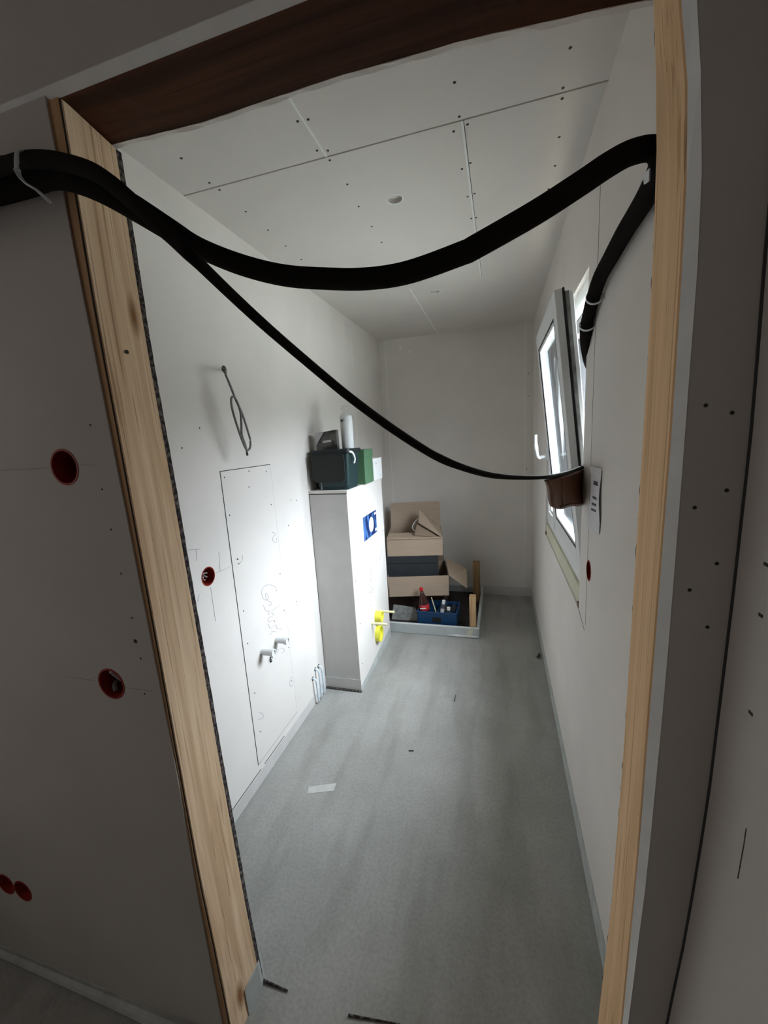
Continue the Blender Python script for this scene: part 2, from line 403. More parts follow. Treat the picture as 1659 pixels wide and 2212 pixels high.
# dusty marks and grey scuffs
bm = bmesh.new(); prism(bm, [(.235, .435, .0006), (.345, .475, .0006), (.340, .515, .0006), (.225, .470, .0006)], (0, 0, .0006)); link('plaster_smear', bm, mat('dusty_plaster', (.56, .56, .53), .9, .15, 30), fl)
for a, b, w in (((.39, -.168), (.475, -.171), .004), ((.66, -.175), (.80, -.158), .003), ((.62, .770), (.645, .774), .003), ((.80, 1.19), (.80, 1.25), .003), ((1.30, 1.75), (1.315, 1.80), .01)):
    bm = bmesh.new(); cyl(bm, (*a, w), (*b, w * .8), w, w * .6, 8); tag(link('rubble_sliver', bm, M['torn'], fl))

# handwriting in pencil on the boards
def strokes(lines, fx, r=.0010):
    bm = bmesh.new()
    for l in lines:
        pts = [fx(*p) for p in l]
        for n_ in range(1):
            sweep(bm, pts, r, r, seg=5, n=4, up=(.3, .2, 1))
    return bm
PENCIL = [[(0.735, 0.814), (0.728, 0.838), (0.688, 0.866), (0.641, 0.878), (0.611, 0.866), (0.615, 0.832), (0.638, 0.809), (0.656, 0.812), (0.656, 0.83), (0.641, 0.841), (0.64, 0.822), (0.656, 0.797), (0.675, 0.785), (0.672, 0.768), (0.652, 0.777)], [(0.614, 0.793), (0.62, 0.773), (0.642, 0.752), (0.682, 0.739), (0.721, 0.738), (0.747, 0.736)], [(0.647, 0.749), (0.649, 0.733), (0.672, 0.731), (0.688, 0.711), (0.64, 0.718), (0.64, 0.7), (0.683, 0.688), (0.691, 0.673), (0.683, 0.685)], [(0.635, 0.693), (0.645, 0.663), (0.694, 0.658), (0.701, 0.635), (0.743, 0.613)], [(0.64, 0.634), (0.667, 0.636), (0.697, 0.618), (0.653, 0.647)], [(0.69, 0.525), (0.724, 0.519), (0.748, 0.492), (0.718, 0.492)], [(0.456, 1.063), (0.472, 1.066), (0.478, 1.058)], [(0.506, 1.069), (0.5, 1.049), (0.484, 1.041), (0.463, 1.042)], [(0.752, 1.109), (0.782, 1.094), (0.749, 1.081), (0.763, 1.056), (0.786, 1.056), (0.783, 1.073)], [(0.471, 0.306), (0.507, 0.288), (0.507, 0.31), (0.486, 0.329)], [(0.789, 0.317), (0.761, 0.306), (0.767, 0.274), (0.787, 0.275)]]
PENCIL_W = [[(0.212, 1.176), (0.273, 1.162)], [(0.25, 1.166), (0.246, 1.126)], [(0.296, 1.005), (0.296, 0.951), (0.296, 0.866)], [(0.338, 1.048), (0.423, 1.044)], [(0.367, 1.123), (0.359, 1.046)], [(0.221, 0.978), (0.234, 1.001)], [(0.932, 0.89), (0.961, 0.898)], [(0.927, 0.594), (0.92, 0.583)]]
for l in PENCIL_W: link('pencil_stroke', strokes([l], lambda y, z: (.0003, y, z), .0008), M['pencil'], wl)
# the access panel let into the left wall
ap = thing('access_panel', 'tall narrow plasterboard panel let into the left wall, pencil writing on it', 'wall panel', (0, .618, .10))
bm = bmesh.new(); box(bm, .0002, .0010, -.1847, .1847, -.0, 1.334); link('shadow_gap', bm, M['gap'], ap)
link('panel_board', B(.0002, .0022, -.1825, .1825, .003, 1.331, bev=.0006), M['plaster'], ap)
for l in PENCIL: link('pencil_stroke', strokes([[(y - .618, z - .10) for y, z in l]], lambda y, z: (.0024, y, z), .0010), M['pencil'], ap)
for y, z in ((.456, 1.407), (.457, 1.252), (.624, 1.416), (.611, 1.348), (.759, 1.403), (.771, 1.242), (.782, .888), (.783, .692), (.789, .485), (.467, .832), (.467, .681), (.471, .439), (.475, .242), (.471, 1.061), (.476, 1.04), (.780, .30)):
    screw(ap, 'x', (.0022, y - .618, z - .10), .8)

# ---------------------------------------------------------------- doorway: timbers and the hallway partition
JLn = [(0, .392), (.22, .386), (.56, .373), (1.04, .368), (1.47, .363), (1.77, .358), (2.12, .361)]
JLf = [(0, .396), (.10, .391), (.31, .381), (.80, .366), (1.35, .353), (1.77, .341), (2.14, .340)]
JRn = [(0, 1.246), (.30, 1.257), (.56, 1.264), (.88, 1.270), (1.28, 1.273), (1.51, 1.275), (1.71, 1.274), (1.835, 1.272), (1.89, 1.268), (1.98, 1.255), (2.12, 1.235)]
JRf = [(0, 1.247), (.26, 1.257), (.60, 1.271), (.94, 1.277), (1.39, 1.279), (1.66, 1.280), (1.83, 1.278), (1.94, 1.275), (2.08, 1.262), (2.12, 1.259)]
XSt = [(0, 1.250), (.30, 1.260), (.60, 1.272), (.85, 1.281), (1.17, 1.286), (1.41, 1.287), (1.75, 1.287), (1.86, 1.281), (1.97, 1.267), (2.13, 1.247)]
XLb = [(0, .372), (.52, .363), (.79, .366), (.93, .362), (1.15, .357), (1.32, .353), (1.59, .346), (1.9, .338), (2.12, .335)]
XC = [(0, 1.280), (.3, 1.305), (.55, 1.327), (.72, 1.339), (.87, 1.347), (1.02, 1.352), (1.32, 1.356), (1.53, 1.357), (1.69, 1.353), (2.4, 1.345)]
ZS = [i * .1 for i in range(0, 22)] + [2.112]
bm = bmesh.new()
loft(bm, [[(interp(JLn, z) - .045, Y0, z), (interp(JLn, z) - .003, Y0, z), (interp(JLn, z), Y0 + .003, z), (interp(JLf, z), Y1, z), (interp(JLf, z) - .045, Y1, z)] for z in ZS])
j1 = tag(link('trim_1', bm, M['wood_l']), 'pale pine door stud with knots on the left of the opening', None, kind='structure')
bm = bmesh.new()
loft(bm, [[(interp(JRn, z) + .045, Y0, z), (interp(JRn, z) + .003, Y0, z), (interp(JRn, z), Y0 + .003, z), (interp(JRf, z), Y1, z), (interp(JRf, z) + .045, Y1, z)] for z in ZS])
j3 = tag(link('trim_2', bm, M['wood_r']), 'smooth orange pine door stud on the right of the opening', None, kind='structure')
HF = [(.30, 2.119), (.358, 2.119), (.537, 2.108), (.787, 2.110), (1.009, 2.103), (1.201, 2.087), (1.30, 2.076)]
bm = bmesh.new()
loft(bm, [[(x, Y0, 2.111), (x, Y1, interp(HF, x) + .001), (x, Y1, 2.2), (x, Y0, 2.2)] for x in [.30 + i * .05 for i in range(21)]])
j2 = tag(link('trim_3', bm, M['wood_dark']), 'dark brown timber header over the door opening', None, kind='structure')
bm = bmesh.new()
loft(bm, [[(interp(XLb, z) - .03, YF + .0035, z), (interp(JLn, z) - .0035, YF + .0035, z), (interp(JLn, z) - .0035, Y0 + .001, z), (interp(XLb, z) - .03, Y0 + .001, z)] for z in ZS])
link('edge_batten', bm, M['wood_batten'], j1)
bm = bmesh.new()
loft(bm, [[(interp(JLn, z) - .0034, Y0 - .0007, z), (interp(JLn, z) - .0012, Y0 + .0008, z), (interp(JLn, z) - .0034, Y0 + .002, z)] for z in ZS])
link('batten_gap', bm, M['gap'], j1)
# screw and nail holes in the left stud
bm = bmesh.new(); cyl(bm, (.354, -.245, 1.72), (.3555, -.245, 1.72), .004, seg=10); link('nail_hole', bm, M['screw'], j1)

# hallway partition boards (front), stud core, inner boards with torn edges
wf = tag(thing('wall_front', None, None), kind='structure')
bm = bmesh.new()
loft(bm, [[(-1.0, YF, z), (interp(XLb, z), YF, z), (interp(XLb, z) - .001, Y0, z), (-1.0, Y0, z)] for z in ZS + [2.12]])
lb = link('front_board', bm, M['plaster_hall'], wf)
cut(lb, [C((.214, YF - .02, 1.503), (.214, Y0 + .02, 1.503), .0365), C((.2245, YF - .02, 1.020), (.2245, Y0 + .02, 1.020), .0365),
         C((-.276, YF - .02, .294), (-.276, Y0 + .02, .294), .034), C((-.345, YF - .02, .297), (-.345, Y0 + .02, .297), .034)])
for x, z in ((.214, 1.503), (.2245, 1.020), (-.276, .294), (-.345, .297)): pass
link('stud_core', B(-1.0, .33, Y0 + .05, Y1, 0, H), M['carddark'], wf)
link('stud_core', B(1.29, 1.36, Y0 + .002, YI, 0, H), M['carddark'], wf)
link('stud_core', B(-1.0, 1.36, Y0 + .002, YI, 2.2, H), M['carddark'], wf)
# lintel board with a chamfered lower edge
bm = bmesh.new()
loft(bm, [[(x, YF - .006, 2.123), (x, Y0, 2.123), (x, Y0, H), (x, YF - .006, H)] for x in (-1.0, .3, .9, 1.36)])
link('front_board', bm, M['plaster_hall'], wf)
bm = bmesh.new(); loft(bm, [[(x, YF - .0062, 2.1235), (x, Y0, 2.1115), (x, Y0, 2.1235)] for x in (-1.0, .3, .9, 1.30)]); link('lit_board_edge', bm, M['tape'], wf)  # paler colour than the board stands in for light on this edge
# right stub: cut edge facing the opening, then the narrow board face
bm = bmesh.new()
loft(bm, [[(interp(XSt, z), Y0, z), (interp(XSt, z), YF - .006, z), (1.37, YF - .006, z), (1.37, Y0, z)] for z in ZS + [2.12]])
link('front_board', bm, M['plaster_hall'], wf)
bm = bmesh.new(); loft(bm, [[(interp(JRn, z) + .0015, Y0, z), (interp(XSt, z) - .0002, YF - .0065, z), (interp(XSt, z) + .001, Y0, z)] for z in ZS + [2.12]]); link('lit_board_edge', bm, M['tape'], wf)  # light on the left-facing edge is put into its paler colour
bm = bmesh.new()
def jag(z, a, s): return a + s * (abs(math.sin(z * 61.0)) ** 6 * .6 + .4 * math.sin(z * 23) * math.sin(z * 37))
ZJ = [i * .012 for i in range(0, 177)]
loft(bm, [[(interp(JLf, z) + jag(z, .0000, .0010), Y1, z), (interp(JLf, z) + jag(z + .3, .000, .0010), -.1675, z), (-.02, -.1675, z), (-.02, Y1, z)] for z in ZJ])
link('inner_board', bm, M['torn'], wf)
bm = bmesh.new()
loft(bm, [[(interp(JRf, z) - jag(z, -.0012, .0022), Y1 + .001, z), (interp(JRf, z) - jag(z, -.006, .0022), -.1675, z), (W - .001, -.1675, z), (W - .001, Y1 + .001, z)] for z in ZJ])
link('inner_board', bm, M['torn'], wf)
bm = bmesh.new()
loft(bm, [[(x, Y1, interp(HF, x) + .001 * math.sin(x * 71) * math.sin(x * 33)), (x, -.170, interp(HF, x) + .001 * math.sin(x * 71)), (x, -.170, H), (x, Y1, H)] for x in [-.02 + i * .02 for i in range(69)]])
link('inner_board', bm, M['plaster'], wf)
for x, z in ((.302, 1.456), (.306, 1.374), (.311, 1.281), (.319, 1.184), (.322, 1.092), (.315, 1.007), (.302, 1.581)): screw(wf, 'y', (x, YF, z), .55)
screw(wf, 'y', (.316, YF, 1.131), 1.1)
for x, z in ((1.307, 1.54), (1.335, 1.529), (1.337, 1.433), (1.304, 1.411), (1.334, 1.336), (1.306, 1.298), (1.330, 1.246)): screw(wf, 'y', (x, YF - .006, z), .6)
def hline(x0, x1, z, m='pencil'): link('pencil_line', B(x0, x1, YF - .0006, YF, z - .0005, z + .0005), M[m], wf)
hline(.02, .17, 1.503); hline(.255, .30, 1.506); hline(.08, .18, 1.022); hline(.265, .34, 1.016)
strip(wf, 'sealing_tape', M['tape_grey'], -1.0, .33, YF - .002, YF, 0, .03)
# slumped plastic sheet along the foot of the partition
bm = bmesh.new(); sweep(bm, [(-.55, -.312, .012), (-.2, -.314, .014), (.1, -.316, .018), (.30, -.318, .022), (.385, -.29, .02)], [.010, .012, .016, .022, .012], [.012, .014, .016, .024, .012], seg=8); link('tape_fold', bm, M['tape_grey'], wf)
# tape wrapped at the stud's foot
bm = bmesh.new(); loft(bm, [[(interp(JLn, z) + .004, Y0 + .06, z), (interp(JLf, z) + .004, Y1 - .002, z), (interp(JLf, z) - .004, YI + .004, z), (interp(JLf, z) - .006, Y1, z)] for z in (0, .03, .06, .085)]); link('sealing_tape', bm, M['tape_grey'], j1)

# hallway shell
wh = bmesh.new(); loft(wh, [[(interp(XC, z), -2.3, z), (interp(XC, z), YF - .004, z), (1.45, YF - .004, z), (1.45, -2.3, z)] for z in [i * .1 for i in range(25)]])
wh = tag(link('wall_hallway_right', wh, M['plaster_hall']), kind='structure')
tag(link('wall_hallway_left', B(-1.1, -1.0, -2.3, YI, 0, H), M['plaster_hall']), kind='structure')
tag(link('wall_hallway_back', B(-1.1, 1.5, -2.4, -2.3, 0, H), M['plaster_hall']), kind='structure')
bm = bmesh.new(); sweep(bm, [(interp(XC, z) - .0005, YF - .0065, z) for z in [i * .1 for i in range(25)]], .0022, .0022, 6, up=(1, 0, 0), n=2); link('corner_gap', bm, M['gap'], wh)
for y, z in ((-.377, 1.167), (-.371, 1.292), (-.369, 1.354)): link('scuff', B(interp(XC, z) - .0006, interp(XC, z) + .002, y - .004, y + .004, z - .002, z + .002), M['gap'], wh)
bm = bmesh.new(); sweep(bm, [(interp(XC, z) + .0002, -.398, z) for z in (1.022, .99, .97, .946)], .0010, .0010, 6); link('scuff', bm, M['torn'], wh)

# ---------------------------------------------------------------- window
w1 = tag(thing('window_1', None, None), kind='structure')
FX0, FX1 = 1.352, 1.425
def frame(parent, name, x0, x1, y0, y1, z0, z1, w, m, bev=.003):
    bm = bmesh.new()
    box(bm, x0, x1, y0, y0 + w, z0, z1, bev=bev); box(bm, x0, x1, y1 - w, y1, z0, z1, bev=bev)
    box(bm, x0, x1, y0 + w, y1 - w, z0, z0 + w, bev=bev); box(bm, x0, x1, y0 + w, y1 - w, z1 - w, z1, bev=bev)
    return link(name, bm, m, parent)
frame(w1, 'window_frame', FX0, FX1, .616, 1.758, .937, 2.019, .05, M['pvc'])
link('mullion', B(FX0, FX0 + .03, 1.385, 1.425, .98, 1.98, bev=.003), M['pvc'], w1)
link('dimming_mullion', B(FX0 + .03, FX1 + .004, 1.383, 1.427, .98, 1.98), M['pane_dimmer'], w1)  # added dark part behind the sash to dim the glass
frame(w1, 'dimming_frame', FX0 + .03, FX1 + .004, .618, 1.756, .939, 2.017, .053, M['pane_dimmer'], bev=0)
# the closed far light
frame(w1, 'fixed_sash', FX0 - .008, FX0 + .04, 1.415, 1.722, .975, 1.985, .058, M['pvc'])
frame(w1, 'glazing_bead', FX0 + .002, FX0 + .02, 1.473, 1.664, 1.033, 1.927, .014, M['pvc'])
frame(w1, 'dimming_bead', FX0 + .022, FX0 + .045, 1.471, 1.666, 1.031, 1.929, .006, M['pane_dimmer'], bev=0)
link('glass_pane', B(FX0 + .012, FX0 + .016, 1.473, 1.664, 1.033, 1.927), M['glass'], w1)
# cream packing under the frame
link('window_sill', B(W + .006, 1.60, .612, 1.762, .865, .936), M['cream'], w1)
for y in (.614, 1.735): link('packer_block', B(W - .002, W + .02, y, y + .025, .866, .884), M['carddark'], w1)
# the tilted near sash (hinged at the bottom)
sash = bpy.data.objects.new('tilting_sash', None); COL.objects.link(sash); sash.parent = w1
sash.location = (1.352, 0, .985); sash.rotation_euler = (0, -math.atan2(.112, 1.0), 0)
SY0, SY1, SH = .668, 1.402, 1.005
frame(sash, 'sash_frame', 0, .026, SY0, SY1, 0, SH, .075, M['pvc'])
frame(sash, 'sash_rebate', .026, .062, SY0 + .012, SY1 - .012, .012, SH - .012, .055, M['pvc'])
frame(sash, 'gasket', .0262, .033, SY0 - .001, SY1 + .001, -.001, SH + .001, .02, M['gasket'], bev=0)
frame(sash, 'hardware_groove', .036, .048, SY0 + .0095, SY1 - .0095, .0095, SH - .0095, .01, M['pvc_grey'], bev=0)
frame(sash, 'bead_seal', -.0006, .004, SY0 + .0735, SY1 - .0735, .0735, SH - .0735, .0035, M['gasket'], bev=0)
frame(sash, 'glazing_bead', .003, .020, SY0 + .075, SY1 - .075, .075, SH - .075, .016, M['pvc'])
frame(sash, 'dimming_bead', .0345, .0625, SY0 + .064, SY1 - .064, .064, SH - .064, .010, M['pane_dimmer'], bev=0)  # added dark bead, darkens what shows through the pane
link('glass_pane', B(.022, .026, SY0 + .07, SY1 - .07, .07, SH - .07), M['glass'], sash)
bm = bmesh.new()
box(bm, -.008, 0, SY1 - .055, SY1 - .025, .375, .445, bev=.003)
cyl(bm, (0, SY1 - .04, .40), (-.045, SY1 - .04, .40), .009)
sweep(bm, [(-.040, SY1 - .04, .395), (-.052, SY1 - .04, .405), (-.056, SY1 - .04, .43), (-.056, SY1 - .041, .48), (-.052, SY1 - .042, .52)], [.009, .011, .011, .010, .009], .008, seg=10)
link('window_handle', bm, M['pvc'], sash, smooth=True)
link('dimming_reveal', B(1.440, 1.618, 1.756, 1.7615, .95, 2.02), M['reveal'], w1)  # dark lining added in the opening to dim the pane view
link('dimming_reveal', B(1.440, 1.618, .6125, .617, .95, 2.02), M['reveal'], w1)
# ground outside
tag(link('outside_ground', B(1.75, 12, -8, 12, -.3, -.2), M['ground']), kind='structure')

# ---------------------------------------------------------------- boxed-in cistern
cb = thing('cistern_boxing', 'waist-high plasterboard boxing for a wall toilet, yellow caps in its side', 'boxed cistern', (0, 1.177, 0))
bm = bmesh.new(); box(bm, .001, .234, 0, .70, 0, 1.232, bev=.0015); cbm = link('boxing_body', bm, M['plaster'], cb)
cut(cbm, [B(.226, .25, .238, .523, .885, 1.045)])
link('shaded_end_face', B(.003, .2325, -.0006, .0, .07, 1.2275), M['plaster_end'], cb)  # same board, front coloured darker to carry its shade
link('top_board', B(.0, .238, -.003, .702, 1.2335, 1.249, bev=.002), M['plaster'], cb)
link('shadow_gap', B(.001, .2335, -.0008, .0, 1.2275, 1.2335), M['gap'], cb)
link('shadow_gap', B(.001, .0032, -.0012, .0, .07, 1.23), M['gap'], cb)
link('sealing_tape', B(.0, .236, -.003, 0, 0, .078), M['plaster_end'], cb)
link('mortar_bead', B(.0, .24, -.014, .0, 0, .010, bev=.003), M['torn'], cb)
bm = bmesh.new(); prism(bm, [(.2342, .0, 0), (.2342, .70, 0), (.2342, .70, .085), (.2342, .0, .03)], (.0015, 0, 0)); link('sealing_tape', bm, M['tape_grey'], cb)
PENCIL2 = [[(1.408, 0.812), (1.453, 0.799)], [(1.422, 0.75), (1.487, 0.724)], [(1.446, 0.735), (1.468, 0.739)], [(1.425, 0.71), (1.5, 0.683)], [(1.505, 0.674), (1.522, 0.648), (1.478, 0.651), (1.504, 0.633), (1.485, 0.612), (1.503, 0.594), (1.446, 0.598), (1.423, 0.589)], [(1.476, 0.569), (1.52, 0.533), (1.502, 0.518), (1.46, 0.53), (1.45, 0.551)], [(1.458, 0.449), (1.476, 0.432)], [(1.247, 0.652), (1.216, 0.647), (1.223, 0.623), (1.257, 0.614), (1.243, 0.602), (1.263, 0.581)], [(1.791, 0.731), (1.74, 0.695), (1.694, 0.68)], [(1.647, 0.69), (1.63, 0.683)], [(1.607, 0.797), (1.628, 0.79)]]
for l in PENCIL2: link('pencil_stroke', strokes([[(y - 1.177, z) for y, z in l]], lambda y, z: (.2345, y, z), .0011), M['pencil'], cb)
for y, z in ((.04, .70), (.06, .42), (.05, .16), (.66, .86)): screw(cb, 'x', (.234, y, z))
# printed blue cover in the flush plate opening
bm = bmesh.new(); box(bm, .226, .2345, .240, .521, .887, 1.043); link('flush_cover', bm, M['print_blue'], cb)
bm = bmesh.new(); lathe(bm, (.2345, .40, .965), [(.048, 0), (.050, .0012)], 32, (1, 0, 0)); link('white_oval', bm, M['whitecard'], cb)
link('white_print', B(.2345, .2355, .475, .51, 1.015, 1.030), M['whitecard'], cb)
link('white_print', B(.2345, .2355, .480, .512, .900, .920), M['whitecard'], cb)
# yellow caps and rods
YC = .376
bm = bmesh.new(); ring(bm, (.234, YC, .322), (1, 0, 0), .030, .038, .045); cyl(bm, (.234, YC, .322), (.262, YC, .322), .031); link('inlet_cap', bm, M['yellow'], cb, smooth=False)
bm = bmesh.new(); ring(bm, (.234, YC, .196), (1, 0, 0), .049, .056, .030, 36); cyl(bm, (.234, YC, .196), (.240, YC, .196), .05, seg=32); box(bm, .240, .255, YC - .004, YC + .004, .15, .242); link('drain_cap', bm, M['yellow'], cb)
for y, z, L_ in ((.473, .316, .105), (.276, .318, .105)):
    bm = bmesh.new(); cyl(bm, (.234, y, z), (.234 + L_, y, z), .0085, .0085, 14); link('threaded_rod', bm, M['yellowpale'], cb)

# things on top of the boxing
TZ = 1.249
cd = thing('food_caddy', 'dark green plastic caddy with a grey lid flap and white handle on the boxing', 'caddy', (.142, 1.30, TZ))
bm = bmesh.new()
def rr(x0, x1, y0, y1, z, r=.02, n=4):
    out = []
    for cx, cy, a in ((x1 - r, y1 - r, 0), (x0 + r, y1 - r, 90), (x0 + r, y0 + r, 180), (x1 - r, y0 + r, 270)):
        for i in range(n + 1):
            t = math.radians(a + 90 * i / n); out.append((cx + r * math.cos(t), cy + r * math.sin(t), z))
    return out
loft(bm, [rr(-.092, .088, -.085, .085, 0), rr(-.096, .094, -.092, .092, .02), rr(-.105, .106, -.10, .10, .205)])
link('caddy_body', bm, M['caddy'], cd, smooth=False)
bm = bmesh.new(); loft(bm, [rr(-.112, .114, -.107, .107, .205, .022), rr(-.116, .118, -.112, .112, .212, .022), rr(-.114, .116, -.11, .11, .228, .022)]); link('lid', bm, M['caddy_lid'], cd)
bm = bmesh.new()
P = [(x, 0, z) for x, _, z in [(p[0], 0, p[1]) for p in rr(-.102, .085, .055, .205, 0, .022, 5)]]
prism(bm, [(x, -.125, z) for x, _, z in P], (0, .018, 0)); link('front_flap', bm, M['caddy_lid'], cd)
bm = bmesh.new(); prism(bm, [(p[0] * 1.0 , -.1255, p[1]) for p in rr(-.108, .091, .048, .211, 0, .026, 5)], (0, .008, 0)); link('flap_rim', bm, M['gasket'], cd)
link('side_rib', B(-.072, -.066, -.098, -.09, .005, .045), M['pvc_grey'], cd)
bm = bmesh.new(); sweep(bm, [(.117, -.10, .215), (.122, -.06, .205), (.124, -.035, .17), (.122, -.05, .145)], [.006, .007, .007, .006], .004, 8, up=(1, 0, 0)); link('handle', bm, M['pvc'], cd)
bx = thing('brown_box', 'dark brown carton squeezed between the dark green caddy and the wall', 'box', (.030, 1.345, TZ))
link('carton_body', B(-.026, -.006, -.05, .09, 0, .222, bev=.002), M['darkbox'], bx)
gb = thing('green_box', 'plain mid green lidded carton behind the dark green caddy', 'box', (.15, 1.535, TZ))
link('carton_body', B(-.10, .108, -.085, .085, 0, .185, bev=.002), M['green'], gb)
link('carton_lid', B(-.103, .111, -.088, .088, .165, .214, bev=.002), M['green'], gb)
wbx = thing('white_box', 'small white carton at the far end of the boxing', 'box', (.165, 1.74, TZ))
link('carton_body', B(-.09, .090, -.10, .10, 0, .146, bev=.002), M['whitecard'], wbx)
link('printed_mark', B(.0901, .0908, -.045, -.03, .105, .118), M['packgrey'], wbx)
link('printed_mark', B(.0901, .0908, .055, .068, .018, .026), M['packgrey'], wbx)
pk = thing('small_package', 'small black and grey printed packet standing tilted on the caddy lid', 'packet', (.110, 1.25, TZ + .2285), .12)
bm = bmesh.new(); prism(bm, [(-.06, -.018, .0), (.062, -.018, .0), (.060, -.018, .110), (-.062, -.018, .096)], (0, .05, 0)); link('packet_body', bm, M['package'], pk)
bm = bmesh.new(); prism(bm, [(-.0605, -.0190, .030), (-.012, -.0190, .100), (-.062, -.0190, .096)], (0, .001, 0)); link('grey_corner', bm, M['packgrey'], pk)
bm = bmesh.new(); prism(bm, [(-.022, -.0190, .040), (.03, -.0190, .044), (.028, -.0190, .056), (-.02, -.0190, .052)], (0, .001, 0)); link('printed_band', bm, M['packgrey'], pk)
bt = thing('white_roll', 'tall white cylindrical roll in clear film standing on the caddy', 'roll', (.205, 1.33, TZ + .2285))
bm = bmesh.new(); lathe(bm, (0, 0, 0), [(.033, 0), (.035, .004), (.035, .180), (.032, .190), (.012, .196)], 24); link('roll_body', bm, M['whitecard'], bt, smooth=True)
bm = bmesh.new(); lathe(bm, (0, 0, 0), [(.0375, .001), (.038, .185), (.022, .203), (.012, .212), (.03, .228), (.026, .24)], 14)
for v in bm.verts: v.co.x += random.uniform(-.003, .003); v.co.y += random.uniform(-.003, .003)
link('clear_wrap', bm, M['film'], bt)
bm = bmesh.new(); lathe(bm, (-.012, -.0395, .160), [(.008, 0), (.008, .0015)], 14, (-.2, -1, 0)); link('round_label', bm, M['ink'], bt)

# ---------------------------------------------------------------- sockets
def socket(label, p, axis, r, group=None, wires=False, depth=.045):
    a = Vector(axis)
    s = thing('socket_box', label, 'socket box', p, 0, group)
    bm = bmesh.new(); ring(bm, -a * 0.0 + a * (-.0015), a, r - .0035, r + .0005, .0025)
    # thin tube wall going back
    ring(bm, -a * depth, a, r - .0025, r - .0008, depth)
    link('box_ring', bm, M['red'], s)
    bm = bmesh.new(); cyl(bm, -a * depth, -a * (depth - .002), r - .001); link('box_back', bm, M['reddark'], s)
    if wires:
        side = a.cross(Vector((0, 0, 1)))
        for i in range(5):
            t = i * 1.25; b = -a * (depth - .003) + side * .016 * math.cos(t) + Vector((0, 0, .016 * math.sin(t)))
            c = -a * .012 + side * .012 * math.cos(t + 1.5) + Vector((0, 0, .014 * math.sin(t + 1.2)))
            bm = bmesh.new(); sweep(bm, [tuple(b), tuple((b + c) / 2 + side * .006), tuple(c)], .0028, .0028, 6); link('wire', bm, M['wire'], s)
    return s
socket('empty red flush box, topmost on the grey hallway wall', (.214, YF, 1.503), (0, -1, 0), .0365)
s2 = socket('red flush box with a grey cable end, mid-height on the hallway wall', (.2245, YF, 1.020), (0, -1, 0), .0365)
bm = bmesh.new(); sweep(bm, [(-.002, .040, -.02), (.004, .02, 0), (.0, .004, .028)], .0055, .004, 8); link('wire', bm, M['wire'], s2)
bm = bmesh.new(); sweep(bm, [(-.012, .042, -.01), (-.015, .02, -.012), (-.006, .012, -.026)], .005, .004, 8); link('wire', bm, M['cable'], s2)
socket('right one of the pair of small red flush boxes low on the hallway wall', (-.276, YF, .294), (0, -1, 0), .034)
socket('left one of the pair of small red flush boxes low on the hallway wall', (-.345, YF, .297), (0, -1, 0), .034)
socket('red flush box with bundled wires in the bright left wall beside the panel', (0, .292, 1.050), (1, 0, 0), .036, wires=True, depth=.04)
socket('narrow red flush box in the right wall under the paper strip', (W, .465, 1.062), (-1, 0, 0), .034, depth=.04)

# ---------------------------------------------------------------- cable and pipes on the left wall
cc = thing('coiled_cable', 'grey electric cable hanging in a loose loop from a hole, upper left wall', 'cable', (0, .541, 1.832))
bm = bmesh.new()
path = [(-.03, .541, 1.832), (.02, .521, 1.822), (.075, .444, 1.792), (.085, .453, 1.745), (.085, .474, 1.700), (.09, .494, 1.655), (.09, .520, 1.585), (.09, .530, 1.545), (.09, .520, 1.515),
        (.085, .500, 1.515), (.085, .468, 1.585), (.085, .444, 1.665), (.09, .440, 1.705), (.095, .455, 1.706), (.10, .470, 1.665), (.10, .470, 1.62), (.09, .478, 1.57), (.085, .500, 1.53), (.08, .512, 1.500)]
sweep(bm, [(x, y - .541, z - 1.832) for x, y, z in path], .0044, .0044, 8)
link('cable_run', bm, M['cable'], cc, smooth=True)
bm = bmesh.new(); cyl(bm, (.08, -.029, -.332), (.08, -.028, -.345), .0045, seg=10); link('cable_end', bm, M['screw'], cc)
bm = bmesh.new(); ring(bm, (.0, 0, 0), (1, 0, 0), .011, .015, .001); link('hole_rim', bm, M['torn'], cc)
def pipe(label, y, z, dz):
    t = thing('pipe_stub', label, 'pipe', (0, y, z))
    bm = bmesh.new(); cyl(bm, (-.01, 0, 0), (.060, 0, dz), .0150, seg=18); link('pipe_tube', bm, M['pipe'], t, smooth=False)
    bm = bmesh.new(); ring(bm, (.050, 0, dz), (1, 0, 0), .0140, .0178, .016, 18); link('end_cap', bm, M['whitecard'], t)
    bm = bmesh.new(); ring(bm, (.0005, 0, 0), (1, 0, 0), .0150, .020, .001, 18); link('wall_hole', bm, M['gap'], t)
pipe('lower left of two short white pipe stubs from the left wall', .560, .590, 0)
pipe('upper right of two short white pipe stubs from the left wall', .684, .583, 0)
dr = thing('waste_outlet', 'dark round waste hole with a white pipe inside, below the two stubs', 'outlet', (0, .624, .518))
bm = bmesh.new(); ring(bm, (.0023, 0, 0), (1, 0, 0), .0185, .0215, .0016); link('outlet_ring', bm, M['tape'], dr)
bm = bmesh.new(); cyl(bm, (.0022, 0, 0), (.0030, 0, 0), .0187, seg=24); link('outlet_hole', bm, M['screw'], dr)
bm = bmesh.new(); cyl(bm, (.0028, .001, -.003), (.012, .001, -.003), .008, seg=16); link('inner_pipe', bm, M['pipe'], dr)
